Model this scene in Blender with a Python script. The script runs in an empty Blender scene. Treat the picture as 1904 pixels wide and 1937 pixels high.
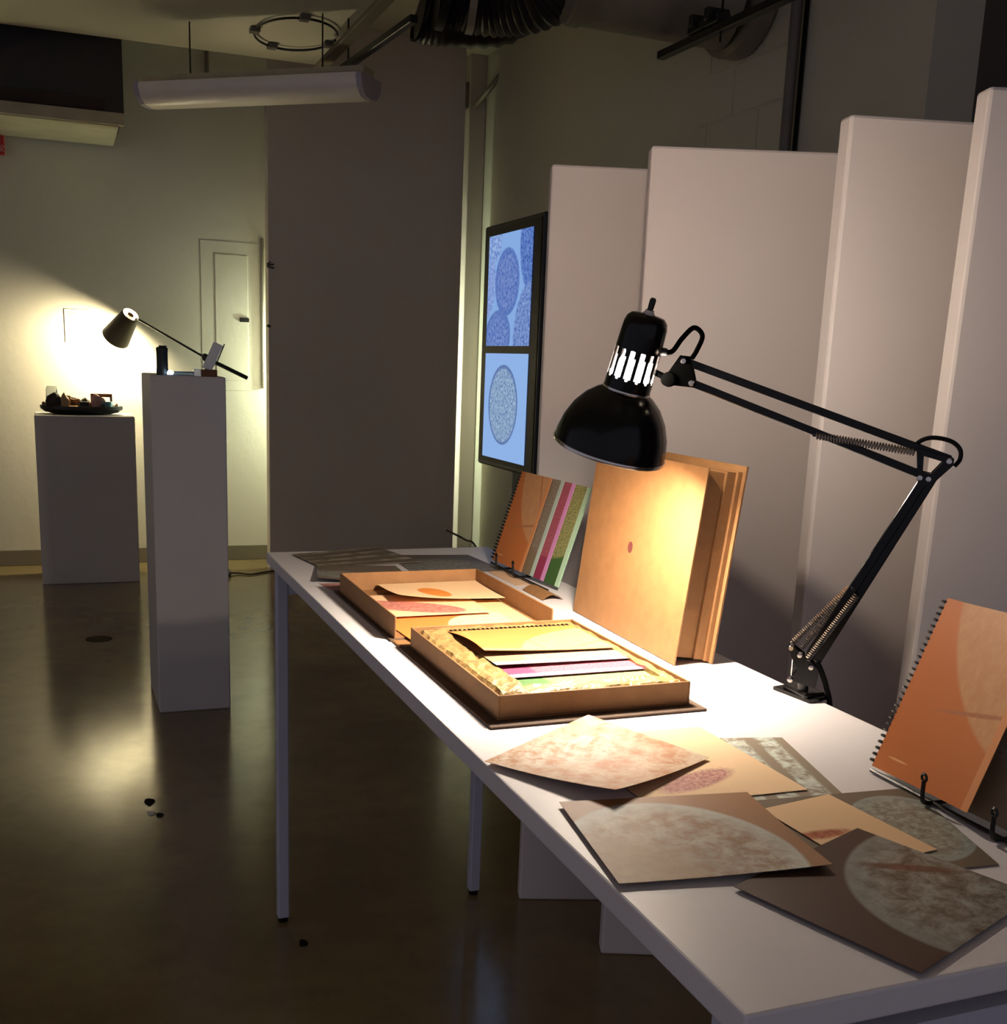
import bpy, bmesh, math, random
from mathutils import Vector, Matrix
random.seed(7)
SC = bpy.context.scene
COL = SC.collection

# ------------------------------------------------------------------ camera
W_PX, H_PX = 1904.0, 1937.0
F_PX, PPX, PPY = 2117.0, 932.5, 1157.8
YAW, PITCH, ROLL, CAM_H = 0.37401, 0.219625, 0.037661, 1.3888
fw = Vector((math.sin(YAW)*math.cos(PITCH), math.cos(YAW)*math.cos(PITCH), -math.sin(PITCH)))
rt = Vector((math.cos(YAW), -math.sin(YAW), 0)); up = rt.cross(fw)
r2 = rt*math.cos(ROLL) + up*math.sin(ROLL); u2 = up*math.cos(ROLL) - rt*math.sin(ROLL)
cam = bpy.data.cameras.new('camera'); camo = bpy.data.objects.new('camera', cam); COL.objects.link(camo)
camo.matrix_world = Matrix(((r2.x, u2.x, -fw.x, 0), (r2.y, u2.y, -fw.y, 0), (r2.z, u2.z, -fw.z, CAM_H), (0, 0, 0, 1)))
cam.sensor_fit = 'HORIZONTAL'; cam.sensor_width = 36.0; cam.lens = F_PX/W_PX*36.0
cam.shift_x = (W_PX/2-PPX)/W_PX; cam.shift_y = (PPY-H_PX/2)/W_PX
cam.clip_start = 0.05; cam.clip_end = 60
SC.camera = camo

# ------------------------------------------------------------------ world: dim gallery light entering from the open side behind the camera
wd = bpy.data.worlds.new('world'); SC.world = wd; wd.use_nodes = True
wd.node_tree.nodes['Background'].inputs['Color'].default_value = (0.72, 0.70, 0.88, 1)
wd.node_tree.nodes['Background'].inputs['Strength'].default_value = 0.28
SC.view_settings.view_transform = 'Standard'; SC.view_settings.look = 'None'
SC.view_settings.gamma = 1.0; SC.view_settings.use_curve_mapping = False
SC.view_settings.exposure = 0.1
DESK_BULB, FLOOR_BULB, BACK_BULB, SCREEN_GAIN = 900.0, 1150.0, 900.0, 0.85

# ------------------------------------------------------------------ materials
def lin(c):
    out = []
    for v in c[:3]:
        v = v/255.0
        out.append(v/12.92 if v <= 0.04045 else ((v+0.055)/1.055)**2.4)
    return (*out, 1.0)

class NT:
    def __init__(s, name):
        s.m = bpy.data.materials.new(name); s.m.use_nodes = True
        s.t = s.m.node_tree; s.t.nodes.clear()
        s.out = s.t.nodes.new('ShaderNodeOutputMaterial')
    def n(s, ty, **kw):
        nd = s.t.nodes.new(ty)
        for k, v in kw.items():
            if k in nd.inputs: nd.inputs[k].default_value = v
            else: setattr(nd, k, v)
        return nd
    def l(s, a, b): s.t.links.new(a, b)
    def math(s, op, a, b=None, clamp=False):
        nd = s.n('ShaderNodeMath', operation=op, use_clamp=clamp)
        for i, v in enumerate((a, b)):
            if v is None: continue
            if isinstance(v, (int, float)): nd.inputs[i].default_value = v
            else: s.l(v, nd.inputs[i])
        return nd.outputs[0]
    def mix(s, fac, a, b):
        nd = s.n('ShaderNodeMix', data_type='RGBA')
        if isinstance(fac, (int, float)): nd.inputs[0].default_value = fac
        else: s.l(fac, nd.inputs[0])
        for i, v in ((6, a), (7, b)):
            if isinstance(v, tuple): nd.inputs[i].default_value = v
            else: s.l(v, nd.inputs[i])
        return nd.outputs[2]
    def ramp(s, fac, lo, hi):
        nd = s.n('ShaderNodeMapRange', clamp=True)
        s.l(fac, nd.inputs['Value']); nd.inputs['From Min'].default_value = lo; nd.inputs['From Max'].default_value = hi
        return nd.outputs[0]
    def noise(s, vec, scale, detail=4.0, rough=0.55, dist=0.0):
        nd = s.n('ShaderNodeTexNoise'); s.l(vec, nd.inputs['Vector'])
        nd.inputs['Scale'].default_value = scale; nd.inputs['Detail'].default_value = detail
        nd.inputs['Roughness'].default_value = rough; nd.inputs['Distortion'].default_value = dist
        return nd.outputs['Fac']
    def bsdf(s, color, rough=0.5, metal=0.0, spec=None, bump=None, bumpd=0.001, coat=0.0):
        b = s.n('ShaderNodeBsdfPrincipled')
        if isinstance(color, tuple): b.inputs['Base Color'].default_value = color
        else: s.l(color, b.inputs['Base Color'])
        if isinstance(rough, (int, float)): b.inputs['Roughness'].default_value = rough
        else: s.l(rough, b.inputs['Roughness'])
        b.inputs['Metallic'].default_value = metal
        if spec is not None: b.inputs['Specular IOR Level'].default_value = spec
        if coat: b.inputs['Coat Weight'].default_value = coat; b.inputs['Coat Roughness'].default_value = 0.06
        if bump is not None:
            bn = s.n('ShaderNodeBump'); bn.inputs['Strength'].default_value = 1.0; bn.inputs['Distance'].default_value = bumpd
            s.l(bump, bn.inputs['Height']); s.l(bn.outputs[0], b.inputs['Normal'])
        s.l(b.outputs[0], s.out.inputs[0]); return b

MATS = {}
def M(name, col, rough=0.5, metal=0.0, var=0.05, vscale=6.0, bump=0.0, bscale=80.0, coat=0.0, spec=None):
    if name in MATS: return MATS[name]
    t = NT(name); tc = t.n('ShaderNodeTexCoord')
    c = lin(col); color = c
    if var:
        f = t.noise(tc.outputs['Object'], vscale)
        d = tuple(max(0, v*(1-2*var)) for v in c[:3])+(1,)
        h = tuple(min(1, v*(1+var)) for v in c[:3])+(1,)
        color = t.mix(t.ramp(f, 0.3, 0.7), d, h)
    bm = t.noise(tc.outputs['Object'], bscale, 3.0) if bump else None
    t.bsdf(color, rough, metal, spec, bm, bump or 0.001, coat)
    MATS[name] = t.m; return t.m

def EM(name, col, strength):
    if name in MATS: return MATS[name]
    t = NT(name); e = t.n('ShaderNodeEmission'); e.inputs[0].default_value = lin(col); e.inputs[1].default_value = strength
    t.l(e.outputs[0], t.out.inputs[0]); MATS[name] = t.m; return t.m

def GLASS(name, col=(235, 240, 240), rough=0.03):
    if name in MATS: return MATS[name]
    t = NT(name); b = t.bsdf(lin(col), rough); b.inputs['Transmission Weight'].default_value = 0.92; b.inputs['IOR'].default_value = 1.45
    MATS[name] = t.m; return t.m

def ART(name, base, shapes=(), rough=0.65, emit=0.0, grain=0.05, stripes=None):
    """printed sheet: flat print in UV space. shape = (cx,cy,rx,ry,rot,colA,colB,scale,soft,edgecol)"""
    t = NT(name); tc = t.n('ShaderNodeTexCoord'); uv = tc.outputs['UV']
    sep = t.n('ShaderNodeSeparateXYZ'); t.l(uv, sep.inputs[0]); U, V = sep.outputs[0], sep.outputs[1]
    b = lin(base)
    col = t.mix(t.noise(uv, 90, 2), tuple(max(0, v*(1-grain)) for v in b[:3])+(1,), tuple(min(1, v*(1+grain)) for v in b[:3])+(1,))
    if stripes:
        ang, freq, cA, ns, lo, hi = stripes
        ca, sa = math.cos(ang), math.sin(ang)
        w = t.math('ADD', t.math('MULTIPLY', U, ca*freq), t.math('MULTIPLY', V, sa*freq))
        nz = t.noise(uv, ns, 5, 0.65, 0.6)
        w = t.math('ADD', w, t.math('MULTIPLY', nz, 0.35))
        fr = t.math('FRACT', w)
        mk = t.math('MULTIPLY', t.ramp(fr, lo, lo+0.1), t.ramp(fr, hi+0.1, hi))
        mk = t.math('MULTIPLY', mk, t.ramp(nz, 0.38, 0.6))
        col = t.mix(mk, col, lin(cA))
    for (cx, cy, rx, ry, rot, cA, cB, ns, soft, edge) in shapes:
        du = t.math('SUBTRACT', U, cx); dv = t.math('SUBTRACT', V, cy)
        ca, sa = math.cos(rot), math.sin(rot)
        x = t.math('ADD', t.math('MULTIPLY', du, ca/rx), t.math('MULTIPLY', dv, sa/rx))
        y = t.math('SUBTRACT', t.math('MULTIPLY', dv, ca/ry), t.math('MULTIPLY', du, sa/ry))
        d = t.math('SQRT', t.math('ADD', t.math('MULTIPLY', x, x), t.math('MULTIPLY', y, y)))
        nz = t.noise(uv, ns*2.6, 9, 0.74, 0.35)
        dd = t.math('ADD', d, t.math('MULTIPLY', t.math('SUBTRACT', nz, 0.5), soft*1.5))
        mk = t.ramp(dd, 1.0+soft, 1.0-soft)
        tex = t.mix(t.ramp(nz, 0.40, 0.62), lin(cA), lin(cB))
        if edge: tex = t.mix(t.math('MULTIPLY', t.ramp(d, 0.75, 1.0), 0.75), tex, lin(edge))
        col = t.mix(mk, col, tex)
    if emit:
        e = t.n('ShaderNodeEmission'); t.l(col, e.inputs[0]); e.inputs[1].default_value = emit; t.l(e.outputs[0], t.out.inputs[0])
    else: t.bsdf(col, rough, 0, 0.35)
    MATS[name] = t.m; return t.m

# surfaces
def floor_material():
    t = NT('polished_concrete'); tc = t.n('ShaderNodeTexCoord'); o = tc.outputs['Object']
    n1 = t.noise(o, 1.3, 5, 0.6, 0.4); n2 = t.noise(o, 9, 6, 0.65); n3 = t.noise(o, 60, 3)
    c = t.mix(t.ramp(n1, 0.3, 0.7), lin((112, 94, 62)), lin((142, 122, 82)))
    c = t.mix(t.math('MULTIPLY', t.ramp(n2, 0.45, 0.75), 0.35), c, lin((92, 74, 50)))
    vo = t.n('ShaderNodeTexVoronoi'); t.l(o, vo.inputs['Vector']); vo.inputs['Scale'].default_value = 2.2
    sp = t.ramp(vo.outputs['Distance'], 0.02, 0.012)
    c = t.mix(sp, c, lin((48, 40, 32)))
    rg = t.math('ADD', t.math('MULTIPLY', n2, 0.10), t.math('ADD', t.math('MULTIPLY', n3, 0.04), 0.085))
    t.bsdf(c, rg, 0, 0.5, n3, 0.00015); return t.m
FLOOR = floor_material()
def painted(name, col, rough=0.7, bump=0.0012, bscale=25):
    t = NT(name); tc = t.n('ShaderNodeTexCoord'); o = tc.outputs['Object']
    n1 = t.noise(o, 1.1, 4); n2 = t.noise(o, bscale, 4)
    b = lin(col); c = t.mix(t.ramp(n1, 0.3, 0.7), tuple(v*0.93 for v in b[:3])+(1,), b)
    t.bsdf(c, rough, 0, 0.35, n2, bump); MATS[name] = t.m; return t.m
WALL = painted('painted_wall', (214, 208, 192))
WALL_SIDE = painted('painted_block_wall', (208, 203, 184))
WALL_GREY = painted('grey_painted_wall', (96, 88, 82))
PART = painted('partition_paint', (216, 204, 196))
CEIL = painted('ceiling_paint', (214, 208, 188))
PANEL = painted('white_panel_paint', (228, 217, 211), 0.55, 0.0004, 60)
PEDESTAL = painted('pedestal_paint', (214, 208, 204), 0.5, 0.0003, 60)
BASEB = M('vinyl_baseboard', (122, 112, 94), 0.45)
TOPW = M('white_laminate', (228, 222, 222), 0.42, var=0.02, bump=0.00008, bscale=300)
FRAME_W = M('white_powder_coat', (196, 196, 210), 0.4, var=0.02)
BLACK = M('black_enamel', (6, 5, 5), 0.2, var=0, spec=0.3)
BLACKM = M('black_satin_metal', (12, 11, 11), 0.35, var=0)
BLACKP = M('black_plastic', (14, 13, 14), 0.45, var=0)
RUBBER = M('black_rubber', (9, 8, 8), 0.6, var=0, spec=0.2)
CHROME = M('chrome', (215, 208, 200), 0.18, 1.0, var=0)
STEEL = M('spring_steel', (150, 138, 124), 0.28, 1.0, var=0)
SHADE_IN = M('white_enamel_inside', (240, 238, 232), 0.4, var=0)
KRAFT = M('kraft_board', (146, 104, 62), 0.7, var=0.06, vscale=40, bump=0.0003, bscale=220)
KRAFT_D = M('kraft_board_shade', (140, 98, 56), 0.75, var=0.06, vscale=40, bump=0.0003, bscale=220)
CLOTH = M('dark_book_cloth', (84, 62, 44), 0.8, var=0.08, vscale=60)
GOLD = M('gold_flecked_paper', (158, 128, 78), 0.45, 0.1, var=0.22, vscale=70, bump=0.003, bscale=110)
DUCT_D = M('dark_flexible_duct', (40, 35, 33), 0.38, 0.2, var=0.2, vscale=10)
DUCT_L = M('galvanised_duct', (150, 142, 128), 0.45, 0.35, var=0.12, vscale=5)
HVAC_D = M('dark_grille', (40, 36, 34), 0.5)
HVAC_L = M('cream_sheet_metal', (178, 168, 140), 0.4, var=0.08)
DIFF = M('fluorescent_lens', (238, 228, 218), 0.35, var=0.02)
RED = M('red_plastic', (176, 18, 22), 0.4)
WOODB = M('brown_block', (112, 70, 44), 0.7, var=0.1, vscale=30)

# ------------------------------------------------------------------ geometry helpers (world coordinates)
class G:
    def __init__(s): s.bm = bmesh.new(); s.uv = None
    def box(s, lo, hi, bev=0.0, mat=None, seg=1):
        lo, hi = Vector(lo), Vector(hi); c = (lo+hi)/2; d = hi-lo
        r = bmesh.ops.create_cube(s.bm, size=1.0, matrix=Matrix.Translation(c) @ Matrix.Diagonal((d.x, d.y, d.z, 1)))
        vs = r['verts']
        if bev:
            es = list({e for v in vs for e in v.link_edges})
            g = bmesh.ops.bevel(s.bm, geom=es, offset=bev, segments=seg, affect='EDGES', profile=0.5)
            vs = list({v for f in g['faces'] for v in f.verts} | {v for v in vs if v.is_valid})
        if mat is not None:
            bmesh.ops.transform(s.bm, matrix=mat, verts=[v for v in vs if v.is_valid])
        return s
    def obox(s, c, ax, ay, az, size, bev=0.0):
        """oriented box: centre, three unit axes, full size"""
        ax, ay, az = Vector(ax).normalized(), Vector(ay).normalized(), Vector(az).normalized()
        m = Matrix(((ax.x, ay.x, az.x, c[0]), (ax.y, ay.y, az.y, c[1]), (ax.z, ay.z, az.z, c[2]), (0, 0, 0, 1)))
        h = Vector(size)/2
        return s.box(-h, h, bev, m)
    def bar(s, a, b, w, h, side=(0, 0, 1), bev=0.0):
        a, b = Vector(a), Vector(b); ax = (b-a).normalized(); sd = Vector(side)
        ay = (sd-ax*sd.dot(ax)).normalized(); az = ax.cross(ay)
        return s.obox((a+b)/2, ax, ay, az, ((b-a).length, h, w), bev)
    def tube(s, pts, r, seg=8, smooth=0, caps=True):
        pts = [Vector(p) for p in pts]
        if smooth:
            q = []
            for i in range(len(pts)-1):
                p0, p1, p2, p3 = pts[max(0, i-1)], pts[i], pts[i+1], pts[min(len(pts)-1, i+2)]
                for k in range(smooth):
                    t = k/smooth
                    q.append(0.5*((2*p1)+(p2-p0)*t+(2*p0-5*p1+4*p2-p3)*t*t+(3*p1-p0-3*p2+p3)*t*t*t))
            q.append(pts[-1]); pts = q
        rs = r if isinstance(r, (list, tuple)) else [r]*len(pts)
        if len(rs) != len(pts): rs = [rs[min(len(rs)-1, int(i*len(rs)/len(pts)))] for i in range(len(pts))]
        nrm = None; rings = []
        for i, p in enumerate(pts):
            t = (pts[min(i+1, len(pts)-1)]-pts[max(i-1, 0)]).normalized()
            if nrm is None: nrm = t.orthogonal().normalized()
            nrm = (nrm-t*nrm.dot(t))
            nrm = nrm.normalized() if nrm.length > 1e-6 else t.orthogonal().normalized()
            b = t.cross(nrm)
            rings.append([s.bm.verts.new(p+(nrm*math.cos(2*math.pi*k/seg)+b*math.sin(2*math.pi*k/seg))*rs[i]) for k in range(seg)])
        for i in range(len(rings)-1):
            for k in range(seg):
                f = s.bm.faces.new((rings[i][k], rings[i][(k+1) % seg], rings[i+1][(k+1) % seg], rings[i+1][k])); f.smooth = True
        if caps: s.bm.faces.new(rings[0][::-1]); s.bm.faces.new(rings[-1])
        return s
    def lathe(s, prof, org, axis, seg=32, skip=None):
        """prof = [(r, h)] along axis from org; skip(i,k) leaves out a face"""
        ax = Vector(axis).normalized(); n = ax.orthogonal().normalized(); b = ax.cross(n); org = Vector(org); rings = []
        for (r, h) in prof:
            if r <= 1e-6: rings.append([s.bm.verts.new(org+ax*h)])
            else: rings.append([s.bm.verts.new(org+ax*h+(n*math.cos(2*math.pi*k/seg)+b*math.sin(2*math.pi*k/seg))*r) for k in range(seg)])
        for i in range(len(rings)-1):
            A, B = rings[i], rings[i+1]
            for k in range(seg):
                if skip and skip(i, k): continue
                j = (k+1) % seg
                vs = [A[k % len(A)], A[j % len(A)], B[j % len(B)], B[k % len(B)]]
                vs = [v for q, v in enumerate(vs) if v not in vs[:q]]
                if len(vs) > 2: f = s.bm.faces.new(vs); f.smooth = True
        return s
    def prism(s, pts, off):
        """polygon (3-D points) extruded by off"""
        off = Vector(off); a = [s.bm.verts.new(Vector(p)-off/2) for p in pts]; b = [s.bm.verts.new(Vector(p)+off/2) for p in pts]
        s.bm.faces.new(a[::-1]); s.bm.faces.new(b); n = len(a)
        for i in range(n): s.bm.faces.new((a[i], a[(i+1) % n], b[(i+1) % n], b[i]))
        return s
    def sheet(s, fn, nu, nv, th, nrm=(0, 0, 1), scale=(1, 1)):
        """thin sheet: fn(u,v)->point, with UV"""
        uvl = s.bm.loops.layers.uv.verify(); nrm = Vector(nrm).normalized()*th
        T, B = [], []
        for j in range(nv+1):
            for i in range(nu+1):
                p = Vector(fn(i/nu, j/nv)); T.append(s.bm.verts.new(p+nrm)); B.append(s.bm.verts.new(p))
        ix = lambda i, j: j*(nu+1)+i
        def face(vs, uvs, sm=True):
            f = s.bm.faces.new(vs); f.smooth = sm
            for lp, q in zip(f.loops, uvs): lp[uvl].uv = (q[0]*scale[0], q[1]*scale[1])
        for j in range(nv):
            for i in range(nu):
                c = ((i, j), (i+1, j), (i+1, j+1), (i, j+1)); q = [(a/nu, b/nv) for a, b in c]
                face([T[ix(a, b)] for a, b in c], q); face([B[ix(a, b)] for a, b in c][::-1], q[::-1])
        ring = [(i, 0) for i in range(nu)]+[(nu, j) for j in range(nv)]+[(i, nv) for i in range(nu, 0, -1)]+[(0, j) for j in range(nv, 0, -1)]
        for k in range(len(ring)):
            a, b = ring[k], ring[(k+1) % len(ring)]
            face([B[ix(*a)], B[ix(*b)], T[ix(*b)], T[ix(*a)]], [(x/nu, y/nv) for x, y in (a, b, b, a)], False)
        return s

def root(name, loc, label, cat, group=None):
    o = bpy.data.objects.new(name, None); COL.objects.link(o); o.location = loc; o.empty_display_size = 0.05
    o['label'] = label; o['category'] = cat
    if group: o['group'] = group
    return o
def top_of(p):
    while p.parent: p = p.parent
    return p
def obj(name, g, mat, parent=None, loc=None, label=None, flip=True):
    bm = g.bm
    if flip: bmesh.ops.recalc_face_normals(bm, faces=bm.faces)
    if parent is not None: off = Vector(top_of(parent).location)
    else:
        if loc is None:
            xs = [v.co for v in bm.verts]
            lo = Vector([min(c[i] for c in xs) for i in range(3)]); hi = Vector([max(c[i] for c in xs) for i in range(3)])
            loc = ((lo.x+hi.x)/2, (lo.y+hi.y)/2, lo.z)
        off = Vector(loc)
    for e in bm.edges:
        if len(e.link_faces) != 2 or e.calc_face_angle(0) > 0.7: e.smooth = False
    bmesh.ops.translate(bm, verts=bm.verts, vec=-off)
    me = bpy.data.meshes.new(name); bm.to_mesh(me); bm.free()
    me.materials.append(mat)
    o = bpy.data.objects.new(name, me); COL.objects.link(o)
    if parent is not None: o.parent = parent
    else: o.location = off
    if label: o['label'] = label
    return o
def thing(name, g, mat, label, cat, group=None):
    o = obj(name, g, mat); o['label'] = label; o['category'] = cat
    if group: o['group'] = group
    return o
def struct(name, g, mat, label=None, cat=None):
    o = obj(name, g, mat); o['kind'] = 'structure'
    o['label'] = label or name.replace('_', ' '); o['category'] = cat or name.split('_')[0]
    return o

# ------------------------------------------------------------------ the room
XR, YB, ZC = 2.75, 7.70, 3.35
struct('floor', G().box((-3.6, -2.6, -0.12), (4.2, 7.9, 0)), FLOOR, 'polished brown concrete gallery floor with worn stains', 'floor')
struct('wall_back', G().box((-3.6, YB, 0), (XR, YB+0.2, ZC)), WALL, 'off white back wall lit by the floor lamp', 'wall')
wr = struct('wall_right', G().box((XR, 3.24, 0), (XR+0.2, YB+0.2, ZC)), WALL_SIDE, 'cream painted side wall behind the display', 'wall')
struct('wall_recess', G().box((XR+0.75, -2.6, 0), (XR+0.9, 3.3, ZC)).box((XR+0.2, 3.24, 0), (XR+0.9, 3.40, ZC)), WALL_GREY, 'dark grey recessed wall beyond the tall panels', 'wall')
struct('wall_left', G().box((-3.75, 4.6, 0), (-3.6, 7.9, ZC)), WALL, 'off white wall beside an unseen opening added to let light in', 'wall')  # wall stops short: opening added so ambient light reaches the side wall
struct('ceiling', G().box((-3.75, -2.6, ZC), (4.2, 7.9, ZC+0.15)), CEIL, 'unlit upper ceiling above the ducts', 'ceiling')
struct('ceiling_soffit', G().box((-3.6, 2.2, 3.0), (1.52, 6.82, ZC), 0.004), CEIL, 'cream dropped ceiling section with a wire ring fixed to it', 'ceiling')
struct('wall_partition', G().box((1.27, 7.28, 0), (2.535, 7.38, ZC), 0.003), PART, 'shaded partition wall standing before the back corner', 'wall')
struct('trim_1', G().box((2.635, 7.48, 0), (XR, YB, ZC), 0.004), PART, 'narrow corner pilaster beside the lit gap', 'pilaster')
struct('baseboard_back', G().box((-3.6, YB-0.012, 0), (1.9, YB, 0.102), 0.003), BASEB, 'grey vinyl baseboard along the back wall', 'baseboard')
struct('baseboard_right', G().box((XR-0.012, 3.3, 0), (XR, 7.48, 0.102), 0.003), BASEB, 'grey vinyl baseboard along the side wall', 'baseboard')
# painted concrete blocks showing at the end of the side wall
bmesh_block = None
for row in range(6):
    z0 = 2.04+row*0.205; y = 4.03-(0.2 if row % 2 else 0.0)
    while y < 4.70:
        y0, y1 = max(y, 4.05), min(y+0.4, 4.72)
        if y1-y0 > 0.04:
            obj('block', G().box((XR-0.006, y0+0.004, z0+0.004), (XR+0.01, y1-0.004, z0+0.201), 0.003), WALL_SIDE, wr)
        y += 0.4
thing('wall_pipe', G().tube([(XR-0.03, 3.985, 0), (XR-0.03, 3.985, ZC)], 0.022, 10), M('grey_pipe', (120, 112, 104), 0.5), 'grey vertical pipe running up the side wall', 'pipe')
thing('wall_cable', G().tube([(XR-0.012, 3.945, 0), (XR-0.012, 3.945, ZC)], 0.009, 8), RUBBER, 'black vertical cable beside the grey wall pipe', 'cable')
thing('gap_pipe', G().tube([(2.615, 7.655, 0), (2.615, 7.655, ZC)], 0.018, 10), WALL, 'white painted pipe in the lit gap by the pilaster', 'pipe')
thing('wall_conduit', G().tube([(1.305, YB-0.012, 1.16), (1.305, YB-0.012, 2.12)], 0.011, 8), WALL, 'short white conduit on the back wall beside the partition', 'conduit')
thing('upper_conduit', G().tube([(0.97, YB-0.015, 3.0), (0.97, YB-0.015, 3.30)], 0.012, 8), M('grey_pipe', (120, 112, 104)), 'thin pipe on the back wall above the fluorescent fixture', 'conduit')

# electrical panel
ep = root('electrical_panel', (1.1, YB, 1.18), 'white painted flush electrical panel with black latch on back wall', 'electrical panel')
obj('frame', G().box((0.91, YB-0.002, 1.14), (1.285, YB, 2.085), 0.001), WALL, ep)
dr = obj('door', G().box((1.0, YB-0.005, 1.205), (1.21, YB-0.001, 2.005), 0.0015), WALL, ep)
obj('latch', G().box((1.155, YB-0.015, 1.585), (1.215, YB-0.004, 1.612), 0.003), BLACKP, dr, label='black latch')

# wall label
lab = root('wall_label', (0.14, YB, 1.41), 'small white text card on the wall behind the floor lamp', 'label')
obj('card', G().box((0.076, YB-0.006, 1.41), (0.235, YB, 1.615), 0.001), M('card_white', (236, 232, 220), 0.6, var=0), lab)
for i, (zz, wdt, h) in enumerate([(1.598, 0.05, 0.006), (1.586, 0.035, 0.005), (1.572, 0.085, 0.005), (1.560, 0.075, 0.004)] + [(1.532-0.009*k, 0.11 if k % 3 else 0.1, 0.003) for k in range(8)]):
    obj('text_line', G().box((0.095, YB-0.0066, zz-h), (0.095+wdt, YB-0.006, zz)), M('grey_print', (150, 144, 130), 0.7, var=0), lab)

# air unit at the ceiling
hv = root('air_handler', (0, 7.3, 2.6), 'dark grille ceiling air unit with cream underside at back wall', 'air unit')
obj('casing', G().box((-1.6, 7.03, 2.655), (0.43, 7.66, 3.3), 0.006), HVAC_D, hv)
obj('underside', G().prism([(-1.6, 7.0, 2.598), (0.425, 7.0, 2.598), (0.425, 7.0, 2.66), (-1.6, 7.0, 2.66)], (0, 0.04, 0)).box((-1.6, 7.0, 2.59), (0.40, 7.66, 2.61), 0.004), HVAC_L, hv, label='cream underside panel')
obj('louvre', G().obox((-0.62, 7.005, 2.70), (1, 0, 0), (0, 0.8, 0.6), (0, -0.6, 0.8), (1.9, 0.01, 0.07), 0.002), M('louvre_metal', (88, 80, 78), 0.3, 0.5), hv)
obj('catch', G().box((0.22, 6.992, 2.645), (0.255, 7.0, 2.655), 0.001), CHROME, hv)
sg = root('red_sign', (-0.3, 7.62, 2.47), 'red projecting wall sign under the air unit', 'sign')
obj('sign_panel', G().box((-0.40, 7.60, 2.474), (-0.212, 7.64, 2.582), 0.003), RED, sg)
obj('symbol', G().tube([(-0.232, 7.598, 2.49), (-0.232, 7.598, 2.52), (-0.224, 7.598, 2.527), (-0.217, 7.598, 2.52), (-0.22, 7.598, 2.508), (-0.232, 7.598, 2.505), (-0.217, 7.598, 2.49)], 0.0015, 6), M('sign_white', (222, 190, 180), 0.5, var=0), sg)
obj('bracket', G().box((-0.34, 7.61, 2.582), (-0.26, 7.64, 2.60)), RED, sg)

# wire ring on soffit
rg = root('ceiling_ring', (1.23, 6.2, 2.96), 'thin wire ring with clips under the dropped ceiling', 'ring')
cx, cy, cz, rr = 1.232, 6.205, 2.985, 0.205
obj('wire', G().tube([(cx+rr*math.cos(a*math.pi/18), cy+rr*1.5*math.sin(a*math.pi/18), cz) for a in range(0, 35)], 0.006, 6, 2), BLACKM, rg)
for a in (20, 110, 175, 265):
    a = math.radians(a); px_, py_ = cx+rr*math.cos(a), cy+rr*1.5*math.sin(a)
    obj('clip', G().box((px_-0.025, py_-0.03, 2.975), (px_+0.025, py_+0.03, 3.0), 0.004), M('grey_clip', (92, 86, 78), 0.5), rg)

# fluorescent wrap fixture
fx0, fx1 = Vector((0.522, 6.454, 2.60)), Vector((1.477, 5.665, 2.60)); fd = (fx1-fx0).normalized(); fs = Vector((-fd.y, fd.x, 0))*-1
fl = root('fluorescent_fixture', ((fx0+fx1)/2)[:], 'long white unlit fluorescent fixture hanging under the soffit', 'ceiling light')
prof = [(-0.11, 0.105), (-0.115, 0.085), (-0.10, 0.04), (-0.06, 0.008), (0, 0.0), (0.06, 0.008), (0.10, 0.04), (0.115, 0.085), (0.11, 0.105)]
g = G(); A = [g.bm.verts.new(fx0+fs*a+Vector((0, 0, h))) for a, h in prof]; B = [g.bm.verts.new(fx1+fs*a+Vector((0, 0, h))) for a, h in prof]
for i in range(len(prof)-1): f = g.bm.faces.new((A[i], A[i+1], B[i+1], B[i])); f.smooth = True
g.bm.faces.new(A); g.bm.faces.new(B[::-1]); g.bm.faces.new((A[0], B[0], B[-1], A[-1]))
obj('lens', g, DIFF, fl)
for q, sgn in ((fx0, -1), (fx1, 1)):
    obj('end_cap', G().prism([q+fs*a*1.01+Vector((0, 0, h)) for a, h in prof], fd*0.03), M('blue_grey_cap', (168, 160, 176), 0.4, var=0), fl)
obj('housing', G().bar(fx0+Vector((0, 0, 0.125)), fx1+Vector((0, 0, 0.125)), 0.12, 0.04), HVAC_L, fl)
for k in (0.2, 0.8):
    p = fx0.lerp(fx1, k); obj('hanger', G().tube([p+Vector((0, 0, 0.14)), (p.x, p.y, 3.0)], 0.004, 6), BLACKM, fl)

# lighting tracks
def track(name, a, b, label, heads, rods, ceil_z):
    t = root(name, a, label, 'track')
    obj('rail', G().bar(a, b, 0.035, 0.032, bev=0.003), BLACKM, t)
    for k in rods:
        p = Vector(a).lerp(Vector(b), k); obj('hanging_rod', G().tube([(p.x, p.y, p.z-0.05), (p.x, p.y, ceil_z)], 0.005, 6), BLACKM, t)
    for k in heads:
        p = Vector(a).lerp(Vector(b), k)
        h = obj('fitting', G().box((p.x-0.03, p.y-0.055, p.z+0.016), (p.x+0.03, p.y+0.055, p.z+0.05), 0.004).box((p.x-0.05, p.y-0.015, p.z+0.03), (p.x+0.05, p.y+0.015, p.z+0.075), 0.004), BLACKP, t)
    return t
track('track_rail', (1.385, 6.33, 2.79), (1.483, 4.95, 2.79), 'black lighting track running beside the dropped ceiling', [], [0.35], 3.0)
track('track_rail', (2.40, 4.46, 2.65), (2.41, 3.55, 2.65), 'black lighting track with fittings crossing under the pale duct', [0.34, 0.46], [0.5], ZC)
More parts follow.
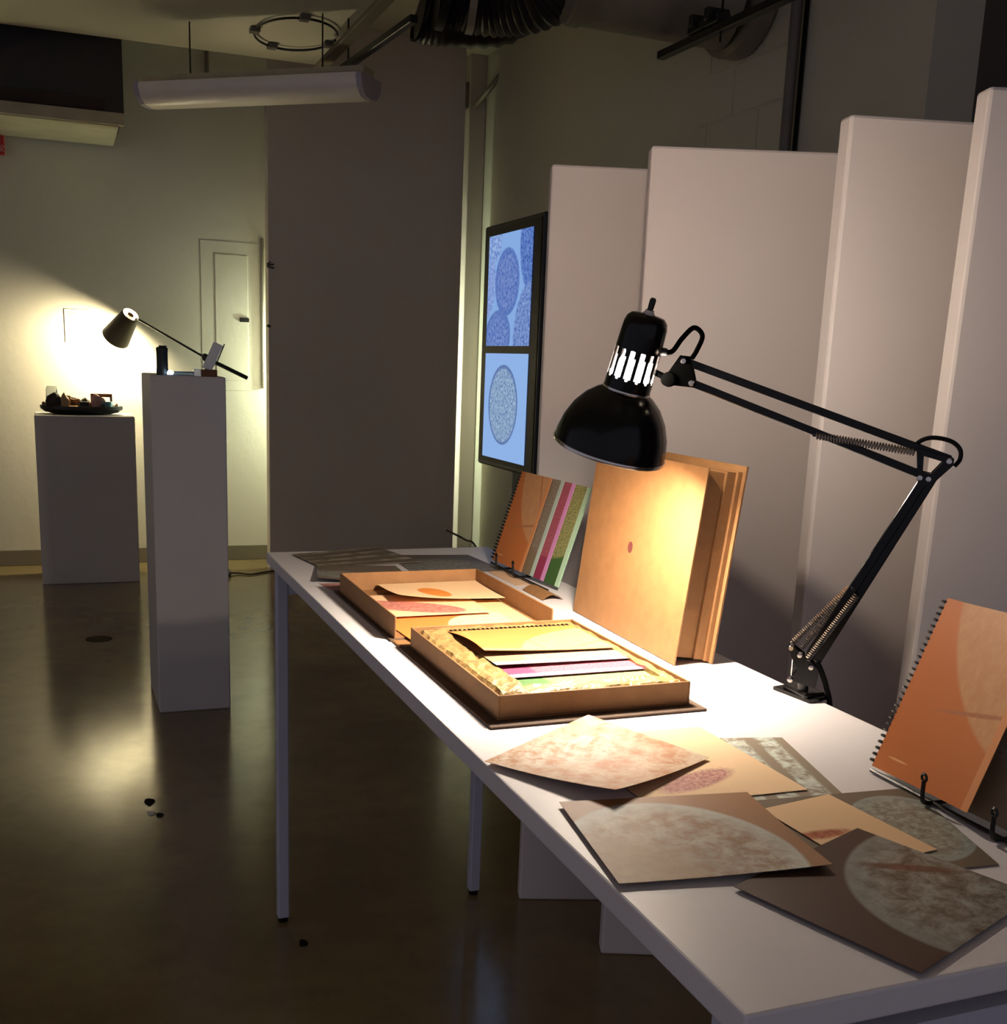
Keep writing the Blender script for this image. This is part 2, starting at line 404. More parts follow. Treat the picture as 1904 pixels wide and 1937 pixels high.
thing('cable_tray', G().box((1.30, 4.8, 2.80), (1.355, 6.33, 2.825), 0.002), M('tan_tray', (126, 112, 88), 0.6), 'narrow tan strip alongside the lighting track', 'tray')

# ducts
dk = root('air_duct', (2.1, 4.7, 2.7), 'ceiling duct run, dark ribbed hose turning into pale round pipe', 'duct')
path = [(1.58, 4.905, 2.965), (1.66, 4.885, 2.96), (1.80, 4.84, 2.94), (1.95, 4.72, 2.96), (2.02, 4.58, 3.06), (2.03, 4.52, 3.30)]
g = G(); n = 60
pts = []
for i in range(len(path)-1):
    for k in range(12): pts.append(Vector(path[i]).lerp(Vector(path[i+1]), k/12))
g.tube(path, [0.2+0.006*(-1)**i for i in range(5*14+1)], 20, 14)
obj('flexible_hose', g, DUCT_D, dk, label='dark ribbed flexible hose')
obj('lower_branch', G().tube([(1.56, 5.13, 2.85), (1.64, 5.12, 2.84), (1.92, 5.02, 2.86), (2.02, 4.9, 3.0)], [0.10+0.004*(-1)**i for i in range(37)], 16, 12), DUCT_D, dk)
obj('end_collar', G().tube([(1.575, 4.905, 2.965), (1.61, 4.90, 2.963)], 0.215, 20), DUCT_D, dk)
obj('foil_band', G().tube([(1.70, 4.868, 2.95), (1.73, 4.86, 2.948)], 0.209, 20), DUCT_L, dk, label='grey tape band')
ld = dk
obj('round_pipe', G().tube([(2.0, 4.5, 2.955), (XR-0.09, 4.377, 2.908)], 0.22, 24), DUCT_L, ld)
obj('collar', G().tube([(2.02, 4.497, 2.953), (2.06, 4.49, 2.950)], 0.228, 24), DUCT_L, ld)
obj('wall_collar', G().tube([(XR-0.10, 4.36, 2.905), (XR-0.02, 4.36, 2.905)], 0.25, 24), DUCT_L, ld)
cb = root('corner_fitting', (2.6, 7.4, 2.95), 'small grey junction box with stub pipe high in the corner', 'junction box')
obj('box_body', G().box((2.56, 7.50, 3.02), (2.70, 7.64, 3.18), 0.004), M('grey_pipe', (120, 112, 104)), cb)
obj('stub', G().tube([(2.66, 7.46, 3.02), (2.80, 7.2, 3.25)], 0.018, 8), DUCT_L, cb)

# partition fittings
cl = root('cable_clip', (1.28, 7.27, 1.93), 'tiny black wire clip on the partition edge', 'clip')
for k, (dx, dz) in enumerate([(0.012, 0.012), (0.032, 0.0), (0.034, -0.022)]):
    obj('prong', G().tube([(1.262, 7.272, 1.93-0.008*k), (1.27+dx, 7.26, 1.93+dz)], 0.0045, 6), BLACKP, cl)
thing('edge_stop', G().tube([(1.262, 7.275, 1.56), (1.278, 7.265, 1.555)], 0.009, 8), BLACKP, 'small black stop low on the partition edge', 'stop')

# lamp behind the partition
bl = root('corner_lamp', (1.80, 7.55, 0), 'small capped lamp hidden behind the partition wall', 'lamp')
obj('base', G().lathe([(0, 0), (0.09, 0), (0.09, 0.02), (0, 0.02)], (1.80, 7.55, 0), (0, 0, 1), 24), BLACKM, bl)
obj('stem', G().tube([(1.80, 7.55, 0.02), (1.80, 7.55, 1.22)], 0.01, 8), BLACKM, bl)
obj('bulb', G().lathe([(0.0, 0.0), (0.03, 0.01), (0.035, 0.04), (0.02, 0.075), (0, 0.08)], (1.80, 7.55, 1.22), (0, 0, 1), 16), EM('corner_bulb', (236, 255, 226), BACK_BULB), bl)
obj('cap', G().lathe([(0.0, 0.0), (0.075, 0.0), (0.07, 0.02), (0, 0.03)], (1.80, 7.55, 1.345), (0, 0, 1), 24).tube([(1.80, 7.60, 1.20), (1.80, 7.61, 1.35)], 0.004, 6).tube([(1.80, 7.55, 1.21), (1.80, 7.60, 1.21)], 0.004, 6), BLACKM, bl)

# ------------------------------------------------------------------ white panels behind the table
def panel(c, ang, wid, label, lean=0.0):
    a = math.radians(ang); d = Vector((math.cos(a), math.sin(a), 0)); nb = Vector((-d.y, d.x, 0))
    t = 0.05; h = 1.838
    ctr = Vector((c[0], c[1], 0))+d*wid/2+nb*t/2
    zt = Vector((0, 0, 1))+Vector((0.8, -0.6, 0))*lean
    g = G(); m = Matrix(((d.x, nb.x, zt.x, ctr.x), (d.y, nb.y, zt.y, ctr.y), (d.z, nb.z, zt.z, 0), (0, 0, 0, 1)))
    g.box((-wid/2, -t/2, 0), (wid/2, t/2, h), 0.006, m, 2)
    return thing('standing_board', g, PANEL, label, 'panel', 'tall white panels behind the table')
panel((1.088, 2.508), -18, 0.61, 'tall white standing panel beside the portrait display')
panel((1.172, 2.19), -21, 0.61, 'tall white standing panel behind the kraft box and lamp head')
panel((1.328, 1.752), -15, 0.61, 'tall white standing panel behind the lamp arm')
panel((1.365, 1.500), -20, 0.61, 'tall white standing panel behind the lamp elbow and spiral book', 0.012)

# ------------------------------------------------------------------ pedestals
p = thing('short_pedestal', G().box((-0.118, 7.03, 0), (0.435, 7.40, 0.994), 0.004), PEDESTAL, 'shorter wide white pedestal carrying the dark oval tray', 'pedestal')
p = thing('tall_pedestal', G().box((0.327, 4.36, 0), (0.600, 4.80, 1.296), 0.004), PEDESTAL, 'tall narrow white pedestal with a black torch on top', 'pedestal')

# things on the tall pedestal
ZP = 1.296
tb = root('black_torch', (0.378, 4.43, ZP), 'black upright torch on the tall pedestal', 'torch')
obj('body', G().lathe([(0, 0), (0.021, 0), (0.022, 0.01), (0.0205, 0.03), (0.0205, 0.085), (0.0215, 0.09), (0.0215, 0.098), (0.017, 0.102), (0, 0.102)], (0.378, 4.43, ZP), (0, 0, 1), 24), M('dark_green_black', (22, 26, 22), 0.45), tb)
obj('cap', G().lathe([(0.0, 0.102), (0.014, 0.102), (0.014, 0.108), (0, 0.108)], (0.381, 4.43, ZP), (0, 0, 1), 20), BLACKP, tb)
led = root('led_puck', (0.402, 4.40, ZP), 'glowing blue white light at the foot of the torch', 'light')
obj('housing', G().lathe([(0, 0), (0.013, 0), (0.013, 0.004), (0, 0.004)], (0.402, 4.395, ZP), (0, 0, 1), 16), CHROME, led)
obj('lens', G().lathe([(0.010, 0.004), (0.011, 0.010), (0.007, 0.018), (0, 0.021)], (0.402, 4.395, ZP), (0, 0, 1), 16), EM('led', (190, 226, 255), 9.0), led)
thing('glass_rod', G().tube([(0.415, 4.39, ZP+0.009), (0.486, 4.39, ZP+0.009)], 0.008, 12), GLASS('blue_glass', (190, 215, 250)), 'clear glass rod lying beside the glowing light', 'rod')
thing('acrylic_cube', G().box((0.486, 4.378, ZP), (0.513, 4.405, ZP+0.027), 0.002), M('pale_acrylic', (206, 226, 232), 0.2, var=0), 'small pale blue cube at the end of the glass rod', 'cube')
thing('wooden_block', G().box((0.514, 4.378, ZP), (0.572, 4.43, ZP+0.026), 0.002), WOODB, 'small brown wooden block beside the pale cube', 'block')
thing('tilted_plate', G().obox((0.560, 4.415, ZP+0.026+0.048), (0.9, 0.0, -0.42), (0, 1, 0), (0.42, 0, 0.9), (0.034, 0.03, 0.105), 0.002), M('frosted_plate', (228, 230, 228), 0.5, var=0.04), 'slanted grey white plate propped on the wooden block', 'plate')
thing('thin_stick', G().tube([(0.578, 4.43, ZP+0.055), (0.607, 4.43, ZP+0.122)], 0.0022, 6), BLACKP, 'thin black stick behind the slanted plate', 'stick')

# things on the short pedestal
ZS = 0.994
g = G(); prof = [(0, 0), (0.15, 0.0), (0.205, 0.012), (0.232, 0.030), (0.234, 0.050), (0.228, 0.050), (0.222, 0.033), (0.20, 0.022), (0.16, 0.018), (0, 0.018)]
g.lathe(prof, (0, 0, 0), (0, 0, 1), 40)
bmesh.ops.transform(g.bm, matrix=Matrix.Translation((0.147, 7.24, ZS)) @ Matrix.Diagonal((1, 0.62, 1, 1)), verts=g.bm.verts)
thing('oval_tray', g, BLACKP, 'black oval tray full of small objects on the short pedestal', 'tray')
zt = ZS+0.0185
n_before = set(o.name for o in bpy.data.objects)
def rock(name, c, r, mat, label, cat, sq=(1, 1, 1), sub=2, amp=0.25):
    g = G(); bmesh.ops.create_icosphere(g.bm, subdivisions=sub, radius=1.0)
    for v in g.bm.verts:
        k = 1+amp*(math.sin(v.co.x*5.1+c[0]*40)+math.sin(v.co.y*4.3+c[1]*31)+math.sin(v.co.z*6.7))/3
        v.co = Vector((v.co.x*sq[0], v.co.y*sq[1], v.co.z*sq[2]))*r*k
    lo = min(v.co.z for v in g.bm.verts)
    bmesh.ops.translate(g.bm, verts=g.bm.verts, vec=(c[0], c[1], c[2]-lo)); return thing(name, g, mat, label, cat, 'finds in the oval tray')
g = G().lathe([(0, 0), (0.03, 0), (0.034, 0.02), (0.032, 0.085), (0.025, 0.10), (0.0225, 0.10), (0.029, 0.083), (0.031, 0.02), (0.028, 0.003), (0, 0.003)], (-0.015, 7.255, zt), (0, 0, 1), 24)
thing('glass_jar', g, GLASS('jar_glass'), 'clear glass jar at the end of the oval tray', 'jar', 'finds in the oval tray')
rock('dark_stone', (-0.005, 7.19, zt), 0.034, M('dark_stone', (44, 36, 28), 0.7, var=0.2), 'dark rough stone in front of the glass jar', 'stone', (1.2, 0.8, 1.1))
rock('tan_shell', (0.05, 7.185, zt), 0.026, M('tan_shell', (196, 160, 112), 0.5, var=0.2, vscale=30), 'curled tan shell between stone and brown carton', 'shell', (0.9, 0.7, 1.3), amp=0.4)
thing('brown_carton', G().box((0.045, 7.24, zt), (0.083, 7.29, zt+0.062), 0.002), M('carton', (136, 96, 60), 0.7), 'small brown carton standing in the oval tray', 'carton', 'finds in the oval tray')
thing('tan_slab', G().box((0.07, 7.19, zt), (0.125, 7.235, zt+0.022), 0.003), M('tan_slab', (226, 186, 136), 0.6), 'low tan slab in the middle of the oval tray', 'slab', 'finds in the oval tray')
thing('wood_chip', G().obox((0.118, 7.24, zt+0.043), (1, 0, 0.1), (0, 1, 0), (-0.1, 0, 1), (0.035, 0.03, 0.012), 0.001).box((0.11, 7.235, zt), (0.126, 7.25, zt+0.04)), M('carton', (136, 96, 60)), 'small wood chip stood behind the tan slab', 'chip', 'finds in the oval tray')
thing('black_cube', G().box((0.138, 7.17, zt), (0.184, 7.215, zt+0.040), 0.002), BLACKP, 'black cube in the middle of the oval tray', 'cube', 'finds in the oval tray')
rock('grey_rubble', (0.16, 7.25, zt), 0.028, M('grey_rubble', (120, 108, 96), 0.8, var=0.3, vscale=30), 'lump of grey rubble behind the black cube', 'rubble', (1.6, 0.8, 1.0), amp=0.45)
rock('bark_piece', (0.10, 7.275, zt), 0.024, M('bark', (96, 68, 46), 0.8, var=0.3, vscale=40), 'rough brown bark piece behind the tan slab', 'bark', (1.5, 0.6, 1.2), amp=0.5)
rock('cream_shard', (0.015, 7.285, zt), 0.026, M('cream_shard', (226, 212, 184), 0.5, var=0.1), 'upright cream shard beside the brown carton', 'shard', (0.6, 0.4, 1.7), amp=0.4)
rock('copper_nugget', (0.205, 7.235, zt), 0.018, M('copper_nugget', (170, 104, 66), 0.4, 0.3, var=0.2, vscale=40), 'copper coloured nugget between black cube and pink paper', 'nugget', (1.0, 0.8, 1.1), amp=0.4)
rock('ochre_lump', (0.112, 7.165, zt), 0.014, M('ochre_lump', (214, 168, 110), 0.7, var=0.15), 'small ochre lump in front of the tan slab', 'stone', (1.3, 0.8, 0.8))
fr = root('picture_frame', (0.25, 7.27, zt), 'small dark wooden frame leaning at the back of the oval tray', 'frame', 'finds in the oval tray')
obj('top_bar', G().box((0.205, 7.275, zt+0.058), (0.315, 7.29, zt+0.072), 0.001), WOODB, fr)
for xx in (0.205, 0.303): obj('side_bar', G().box((xx, 7.275, zt), (xx+0.012, 7.29, zt+0.058), 0.001), WOODB, fr)
rock('pink_paper', (0.235, 7.20, zt), 0.030, M('pink_paper', (224, 172, 156), 0.7, var=0.15, vscale=40), 'crumpled pink paper in front of the wooden frame', 'paper', (1.2, 0.7, 1.1), amp=0.5)
g = G().lathe([(0, 0), (0.03, 0), (0.031, 0.03), (0.028, 0.042), (0, 0.044)], (0.288, 7.20, zt), (0, 0, 1), 20)
thing('teal_tin', g, M('teal_tin', (110, 160, 170), 0.35, var=0.15, vscale=12), 'teal and pale blue tin beside the pink paper', 'tin', 'finds in the oval tray')
thing('teal_box', G().box((0.252, 7.165, zt), (0.278, 7.19, zt+0.030), 0.002), M('dark_teal', (34, 66, 74), 0.4), 'small dark teal box against the tin', 'box', 'finds in the oval tray')
rock('amber_bead', (0.345, 7.23, zt+0.012), 0.013, M('amber', (206, 150, 110), 0.3), 'little amber bead at the far rim of the oval tray', 'bead')
rock('white_pebble', (0.325, 7.17, zt+0.004), 0.010, M('white_pebble', (220, 212, 200), 0.5), 'little white pebble beside the teal tin', 'pebble')
g = G(); g.sheet(lambda u, v: (-0.075+0.035*u, 7.21+0.03*u, ZS+0.036+0.03*v+0.006*math.sin(6*u)), 4, 2, 0.001, (0, -1, 0))
thing('paper_scrap', g, M('pink_paper', (224, 172, 156)), 'pale paper scrap over the rim of the oval tray', 'paper', 'finds in the oval tray')

# these finds are as tall as the tray is deep: scale each from its foot
for o in [o for o in bpy.data.objects if o.name not in n_before and o.parent is None]:
    if o.name != 'paper_scrap': o.scale = (1.12, 1.0, 1.42)

# ------------------------------------------------------------------ floor lamp
flp = root('floor_lamp', (0.868, 7.14, 0), 'black floor lamp with slanted arm and cone shade behind the tall pedestal', 'floor lamp')
obj('base', G().lathe([(0, 0), (0.125, 0), (0.13, 0.008), (0.13, 0.028), (0.115, 0.04), (0.02, 0.045), (0, 0.045)], (0.868, 7.14, 0), (0, 0, 1), 36), BLACKM, flp)
obj('pole', G().tube([(0.868, 7.14, 0.04), (0.868, 7.14, 1.345)], [0.011, 0.011], 10), BLACKM, flp)
obj('pivot', G().lathe([(0, -0.022), (0.022, -0.02), (0.024, 0), (0.022, 0.02), (0, 0.022)], (0.860, 7.14, 1.352), (0, 1, 0), 18).tube([(0.868, 7.14, 1.30), (0.866, 7.14, 1.345)], [0.008, 0.014], 8), BLACKM, flp)
obj('arm', G().tube([(0.86, 7.14, 1.352), (0.488, 7.38, 1.568)], 0.0065, 8), BLACKM, flp)
obj('counterweight', G().tube([(0.86, 7.14, 1.352), (1.09, 7.0, 1.240)], 0.0125, 10), BLACKM, flp)
ax = Vector((0.42, -0.60, 0.68)).normalized()          # mouth -> top
mouth = Vector((0.365, 7.47, 1.450)); SL = 0.207
obj('shade', G().lathe([(0.087, 0.0), (0.052, SL), (0.0495, SL), (0.0845, 0.0), (0.087, 0.0)], mouth, ax, 40), M('shade_outer', (88, 78, 58), 0.5, var=0.05), flp)
obj('shade_lining', G().lathe([(0.0838, 0.001), (0.0488, SL-0.001)], mouth, ax, 40), SHADE_IN, flp, label='white inside of the cone shade', flip=False)
obj('socket', G().lathe([(0, 0.07), (0.014, 0.07), (0.016, 0.12), (0.02, SL-0.004), (0.0, SL-0.002)], mouth, ax, 20), M('socket_brown', (120, 78, 54), 0.6), flp)
nn = ax.orthogonal().normalized(); bb = ax.cross(nn)
for k in range(3):
    d = nn*math.cos(2.1*k+0.4)+bb*math.sin(2.1*k+0.4)
    obj('shade_strut', G().tube([mouth+ax*(SL-0.03)+d*0.015, mouth+ax*(SL-0.03)+d*0.053], 0.003, 6), CHROME, flp)
obj('shade_joint', G().tube([(0.488, 7.38, 1.568), mouth+ax*0.13+Vector((0.050, 0.0, 0.0))], 0.010, 8), BLACKM, flp)
obj('bulb', G().lathe([(0, 0.004), (0.022, 0.010), (0.032, 0.03), (0.028, 0.05), (0.016, 0.072), (0, 0.074)], mouth, ax, 20), EM('floor_bulb', (255, 240, 198), FLOOR_BULB), flp)
cd = thing('power_cord', G().tube([(0.995, 7.15, 0.012), (1.05, 7.16, 0.008), (1.12, 7.12, 0.006), (1.22, 7.18, 0.006), (1.30, 7.20, 0.006), (1.6, 7.16, 0.006)], 0.005, 6, 8), RUBBER, 'black cord from the floor lamp base along the floor', 'cord')

# round floor plate
thing('floor_plate', G().lathe([(0, 0), (0.062, 0), (0.062, 0.002), (0, 0.003)], (0.147, 5.62, 0), (0, 0, 1), 24), M('dark_plate', (60, 46, 34), 0.85, spec=0.1), 'dark round plate set in the floor before the short pedestal', 'plate')
for nm, c, r, lb in (('paint_chip', (0.219, 3.454), 0.022, 'dark paint chip on the floor before the tall pedestal'), ('paint_fleck', (0.218, 3.36), 0.012, 'pale fleck on the floor beside the dark paint chip'), ('floor_scuff', (0.242, 3.34), 0.012, 'tiny dark scuff beside the pale floor fleck'), ('floor_crumb', (0.5, 2.45), 0.012, 'dark crumb on the floor by the table leg')):
    g = G(); pts = [(c[0]+r*(0.6+0.5*random.random())*math.cos(k*0.785)*1.1, c[1]+r*(0.6+0.5*random.random())*math.sin(k*0.785)*1.6, 0.0012) for k in range(8)]
    g.prism(pts, (0, 0, 0.0024)); thing(nm, g, M('fleck_white', (210, 206, 200), 0.5) if nm == 'paint_fleck' else M('chip_dark', (30, 24, 18), 0.9, spec=0.1), lb, 'debris')

# ------------------------------------------------------------------ portrait display
XM = 1.55
ds = root('portrait_display', (XM+0.06, 3.9, 0), 'black portrait display on a stand showing two blue pebble images', 'display')
obj('casing', G().box((XM, 3.612, 0.998), (XM+0.07, 4.18, 1.886), 0.006), BLACKP, ds)
obj('screen_glass', G().box((XM-0.002, 3.63, 1.015), (XM+0.002, 4.165, 1.872)), M('matte_screen', (7, 7, 9), 0.5, var=0, spec=0.25), ds)
def screen_img(z0, z1, mat):
    g = G(); g.sheet(lambda u, v: (XM-0.0035, 4.118-0.422*u, z0+(z1-z0)*v), 1, 1, 0.001, (-1, 0, 0))
    obj('screen_image', g, mat, ds)
blue = (112, 152, 216)
screen_img(1.448, 1.845, ART('pebble_screen', (140, 178, 234), [
    (0.10, 0.95, 0.22, 0.20, 0.3, (90, 124, 200), (176, 204, 244), 9, 0.05, None),
    (0.46, 0.57, 0.28, 0.30, 0.1, (76, 104, 180), (134, 160, 216), 11, 0.03, (84, 116, 190)),
    (0.98, 0.82, 0.24, 0.40, 0.2, (58, 86, 170), (120, 156, 220), 12, 0.05, None),
    (0.05, 0.52, 0.13, 0.26, -0.2, (104, 136, 206), (168, 190, 236), 11, 0.05, None),
    (0.26, 0.06, 0.32, 0.26, 0.3, (72, 102, 180), (138, 164, 218), 13, 0.04, (86, 116, 184)),
    (0.92, 0.16, 0.26, 0.40, -0.3, (78, 108, 182), (150, 178, 228), 12, 0.05, None)], emit=SCREEN_GAIN))
screen_img(1.033, 1.421, ART('single_pebble_screen', (150, 186, 240), [
    (0.46, 0.52, 0.345, 0.375, 0.0, (88, 118, 176), (150, 176, 222), 14, 0.012, (86, 112, 166)),
    (0.46, 0.515, 0.315, 0.345, 0.0, (96, 130, 176), (178, 202, 228), 13, 0.03, None)], emit=SCREEN_GAIN))
obj('stand_column', G().box((XM+0.02, 3.70, 0.03), (XM+0.06, 3.86, 1.0), 0.004), BLACKP, ds)
obj('stand_base', G().box((XM-0.2, 3.6, 0), (XM+0.25, 3.96, 0.03), 0.006), BLACKP, ds)
for i, yy in enumerate((3.90, 3.93)):
    thing('display_cable', G().tube([(XM+0.08, 3.87, 0.82+0.03*i), (XM+0.08, yy, 0.74), (XM+0.07, yy+0.10, 0.60), (XM+0.08, yy+0.16, 0.30), (XM+0.1, yy+0.15, 0.006)], 0.006, 6, 8), RUBBER,
          'black cable hanging from the back of the display' if i == 0 else 'second black cable curling down beside the display column', 'cable', 'cables of the portrait display')
thing('loose_wire', G().tube([(1.055, 3.1, 0.902), (1.089, 3.1, 0.886), (1.119, 3.1, 0.870), (1.154, 3.1, 0.846), (1.21, 3.1, 0.70), (1.26, 3.12, 0.3), (1.3, 3.15, 0.003)], 0.003, 6, 8), STEEL, 'thin loose wire curving beyond the far table end', 'wire')

# ------------------------------------------------------------------ table
TX0, TX1, TY0, TY1, TZ = 0.450, 1.0105, 0.612, 2.629, 0.930
tbl = root('display_table', ((TX0+TX1)/2, (TY0+TY1)/2, 0), 'long narrow white table holding prints, boxes and the clamp lamp', 'table')
obj('tabletop', G().box((TX0, TY0, TZ-0.026), (TX1, TY1, TZ), 0.0025, seg=2), TOPW, tbl)
for (lx, ly) in ((TX0+0.012, TY1-0.065), (TX1-0.040, TY1-0.065), (TX0+0.012, TY0+0.035), (TX1-0.040, TY0+0.035)):
    lg = obj('leg', G().box((lx, ly, 0.012), (lx+0.028, ly+0.028, TZ-0.026), 0.003), FRAME_W, tbl)
    obj('foot', G().lathe([(0, 0), (0.012, 0), (0.012, 0.012), (0, 0.012)], (lx+0.014, ly+0.014, 0), (0, 0, 1), 14), RUBBER, lg, label='black foot glide')
obj('end_rail', G().box((TX0+0.04, TY1-0.063, TZ-0.092), (TX1-0.04, TY1-0.043, TZ-0.026), 0.002), FRAME_W, tbl)
obj('end_rail', G().box((TX0+0.06, TY0+0.001, TZ-0.105), (TX1-0.02, TY0+0.025, TZ-0.040), 0.002), FRAME_W, tbl)
obj('side_rail', G().box((TX0+0.18, TY0+0.06, TZ-0.06), (TX0+0.20, TY1-0.06, TZ-0.026), 0.002), FRAME_W, tbl)
obj('side_rail', G().box((TX1-0.20, TY0+0.06, TZ-0.06), (TX1-0.18, TY1-0.06, TZ-0.026), 0.002), FRAME_W, tbl)

# ------------------------------------------------------------------ loose prints
def bil(q, u, v):
    a, b, c, d = [Vector((x, y)) for x, y in q]
    return a*(1-u)*(1-v)+b*u*(1-v)+c*u*v+d*(1-u)*v
def print_sheet(name, quad, z, mat, label, lift=None, grp='prints lying on the table', cat='print'):
    def fn(u, v):
        p = bil(quad, u, v); h = lift(u, v) if lift else 0
        return (p.x, p.y, z+h)
    g = G(); g.sheet(fn, 16, 16, 0.0005); return thing(name, g, mat, label, cat, grp)
GREYC = (92, 84, 74)
Z = TZ+0.0004
print_sheet('art_print', [(.655, 1.19), (.854, 1.142), (.80, .94), (.605, .985)], Z,
    ART('striped_stone_print', (138, 124, 106), rough=0.5, stripes=(0.0, 5.0, (206, 214, 204), 14, 0.2, 0.8)), 'grey print of pale streaked strata under the peach maroon print')
print_sheet('art_print', [(.686, .966), (.892, .949), (.834, .758), (.63, .777)], Z+0.0008,
    ART('grey_disc_print', (112, 98, 80), [(0.76, 0.50, 0.32, 0.42, 0.0, (118, 112, 98), (168, 170, 158), 7, 0.02, (150, 160, 156))], rough=0.5), 'grey print with pale stony disc below the near easel')
print_sheet('art_print', [(.572, 1.213), (.769, 1.204), (.771, .975), (.574, .982)], Z+0.0016,
    ART('maroon_smear_print', (234, 200, 158), [(0.45, 0.76, 0.30, 0.085, -0.33, (150, 84, 84), (220, 170, 150), 16, 0.16, None)]), 'peach print with a ragged maroon smear')
print_sheet('art_print', [(.685, .939), (.784, .955), (.797, .801), (.692, .788)], Z+0.0024,
    ART('rust_smear_print', (230, 194, 150), [(0.18, 0.51, 0.32, 0.06, 0.1, (150, 74, 40), (196, 124, 84), 5, 0.3, None)]), 'small peach print with one rust coloured streak')
print_sheet('art_print', [(.553, .789), (.752, .866), (.812, .693), (.613, .616)], Z+0.0032,
    ART('brown_disc_print', (76, 52, 36), [(0.95, 0.85, 0.73, 0.73, 0.0, (98, 82, 64), (160, 158, 150), 3.2, 0.015, (140, 142, 136)),
        (0.80, 0.45, 0.24, 0.035, 0.9, (96, 60, 44), (120, 84, 62), 6, 0.3, None)], rough=0.5), 'dark brown print with grey stony disc at the near table end')
print_sheet('art_print', [(.481, 1.013), (.695, .982), (.661, .789), (.454, .822)], Z+0.0042,
    ART('olive_disc_print', (150, 106, 66), [(0.38, 0.78, 0.54, 0.70, 0.0, (136, 102, 68), (190, 184, 166), 3.6, 0.02, (196, 204, 196)), (0.0, 1.0, 0.45, 0.55, 0, (156, 126, 88), (168, 138, 98), 5, 0.3, None)], rough=0.5),
    'brown print with a large frosted stone disc', lambda u, v: 0.006*max(0, u+v-1)**2)
print_sheet('art_print', [(.447, 1.148), (.643, 1.278), (.712, 1.088), (.537, .993)], Z+0.0052,
    ART('marbled_print', (190, 136, 92), [(0.5, 0.5, 1.4, 1.4, 0, (172, 116, 74), (208, 192, 168), 2.2, 0.01, None), (0.4, 0.25, 0.5, 0.24, 0.4, (178, 128, 84), (222, 214, 198), 4, 0.25, None)], rough=0.45),
    'tan marbled print with white streaks, one corner lifted', lambda u, v: 0.012*max(0, v-u+0.1)**2)
# far end of the table
print_sheet('art_print', [(.72, 2.545), (.917, 2.518), (.93, 2.30), (.715, 2.32)], Z,
    ART('dark_slate_print', (92, 82, 70), [(0.5, 0.8, 0.6, 0.5, 0, (92, 84, 74), (140, 140, 132), 7, 0.2, None)], rough=0.5), 'dark slate grey print behind the open box tray')
print_sheet('art_print', [(.49, 2.235), (.545, 2.232), (.56, 2.14), (.505, 2.14)], Z, ART('maroon_corner_print', (172, 120, 112), rough=0.6), 'narrow maroon print corner beside the open box tray')
print_sheet('art_print', [(.525, 2.43), (.70, 2.40), (.69, 2.20), (.487, 2.235)], Z+0.0012,
    ART('grey_streak_print', (108, 96, 82), [(0.4, 0.7, 0.6, 0.25, 0.2, (104, 96, 84), (158, 158, 148), 6, 0.25, None)], rough=0.5), 'grey streaked print with a bent edge by the open box', lambda u, v: 0.012*(1-u)**2*v)
print_sheet('art_print', [(.501, 2.575), (.72, 2.622), (.775, 2.43), (.529, 2.405)], Z+0.0024,
    ART('ladder_print', (98, 86, 72), rough=0.5, stripes=(1.45, 4.0, (164, 152, 130), 5, 0.3, 0.75)), 'grey brown print of pale ladder like bars at the far end', lambda u, v: 0.004*u*(1-v))
print_sheet('peach_card', [(.885, 2.31), (.925, 2.30), (.925, 2.14), (.89, 2.14)], Z, ART('peach_card_print', (222, 186, 150)), 'narrow peach card lying before the far wire easel', cat='card')

# ------------------------------------------------------------------ open clamshell box
cb = root('clamshell_box', (0.66, 1.7, TZ), 'open kraft clamshell box with two trays lying on the table', 'box')
b1, b2 = TZ+0.0005, TZ+0.0035
obj('cover_board', G().box((.500, 1.268, b1), (.820, 1.690, b2), 0.0008), CLOTH, cb, label='dark cloth cover board under the near tray')
obj('spine_board', G().box((.503, 1.692, b1), (.817, 1.733, b2), 0.0008), KRAFT, cb)
obj('cover_board', G().box((.500, 1.735, b1), (.820, 2.148, b2), 0.0008), CLOTH, cb)
def tray(x0, x1, y0, y1, h, near=True):
    t = obj('tray', G().box((x0, y0, b2), (x1, y1, b2+0.002)), KRAFT, cb)
    z0, z1, w = b2+0.002, b2+h, 0.003
    obj('tray_wall', G().box((x0, y0, z0), (x0+w, y1, z1), 0.0006), KRAFT, t)
    obj('tray_wall', G().box((x1-w, y0, z0), (x1, y1, z1), 0.0006), KRAFT, t)
    obj('tray_wall', G().box((x0+w, y1-w, z0), (x1-w, y1, z1), 0.0006), KRAFT, t)
    if near: obj('tray_wall', G().box((x0+w, y0, z0), (x1-w, y0+w, z1), 0.0006), KRAFT, t)
    return t
tray(.519, .806, 1.293, 1.684, 0.033)
tray(.509, .797, 1.742, 2.132, 0.038, near=False)
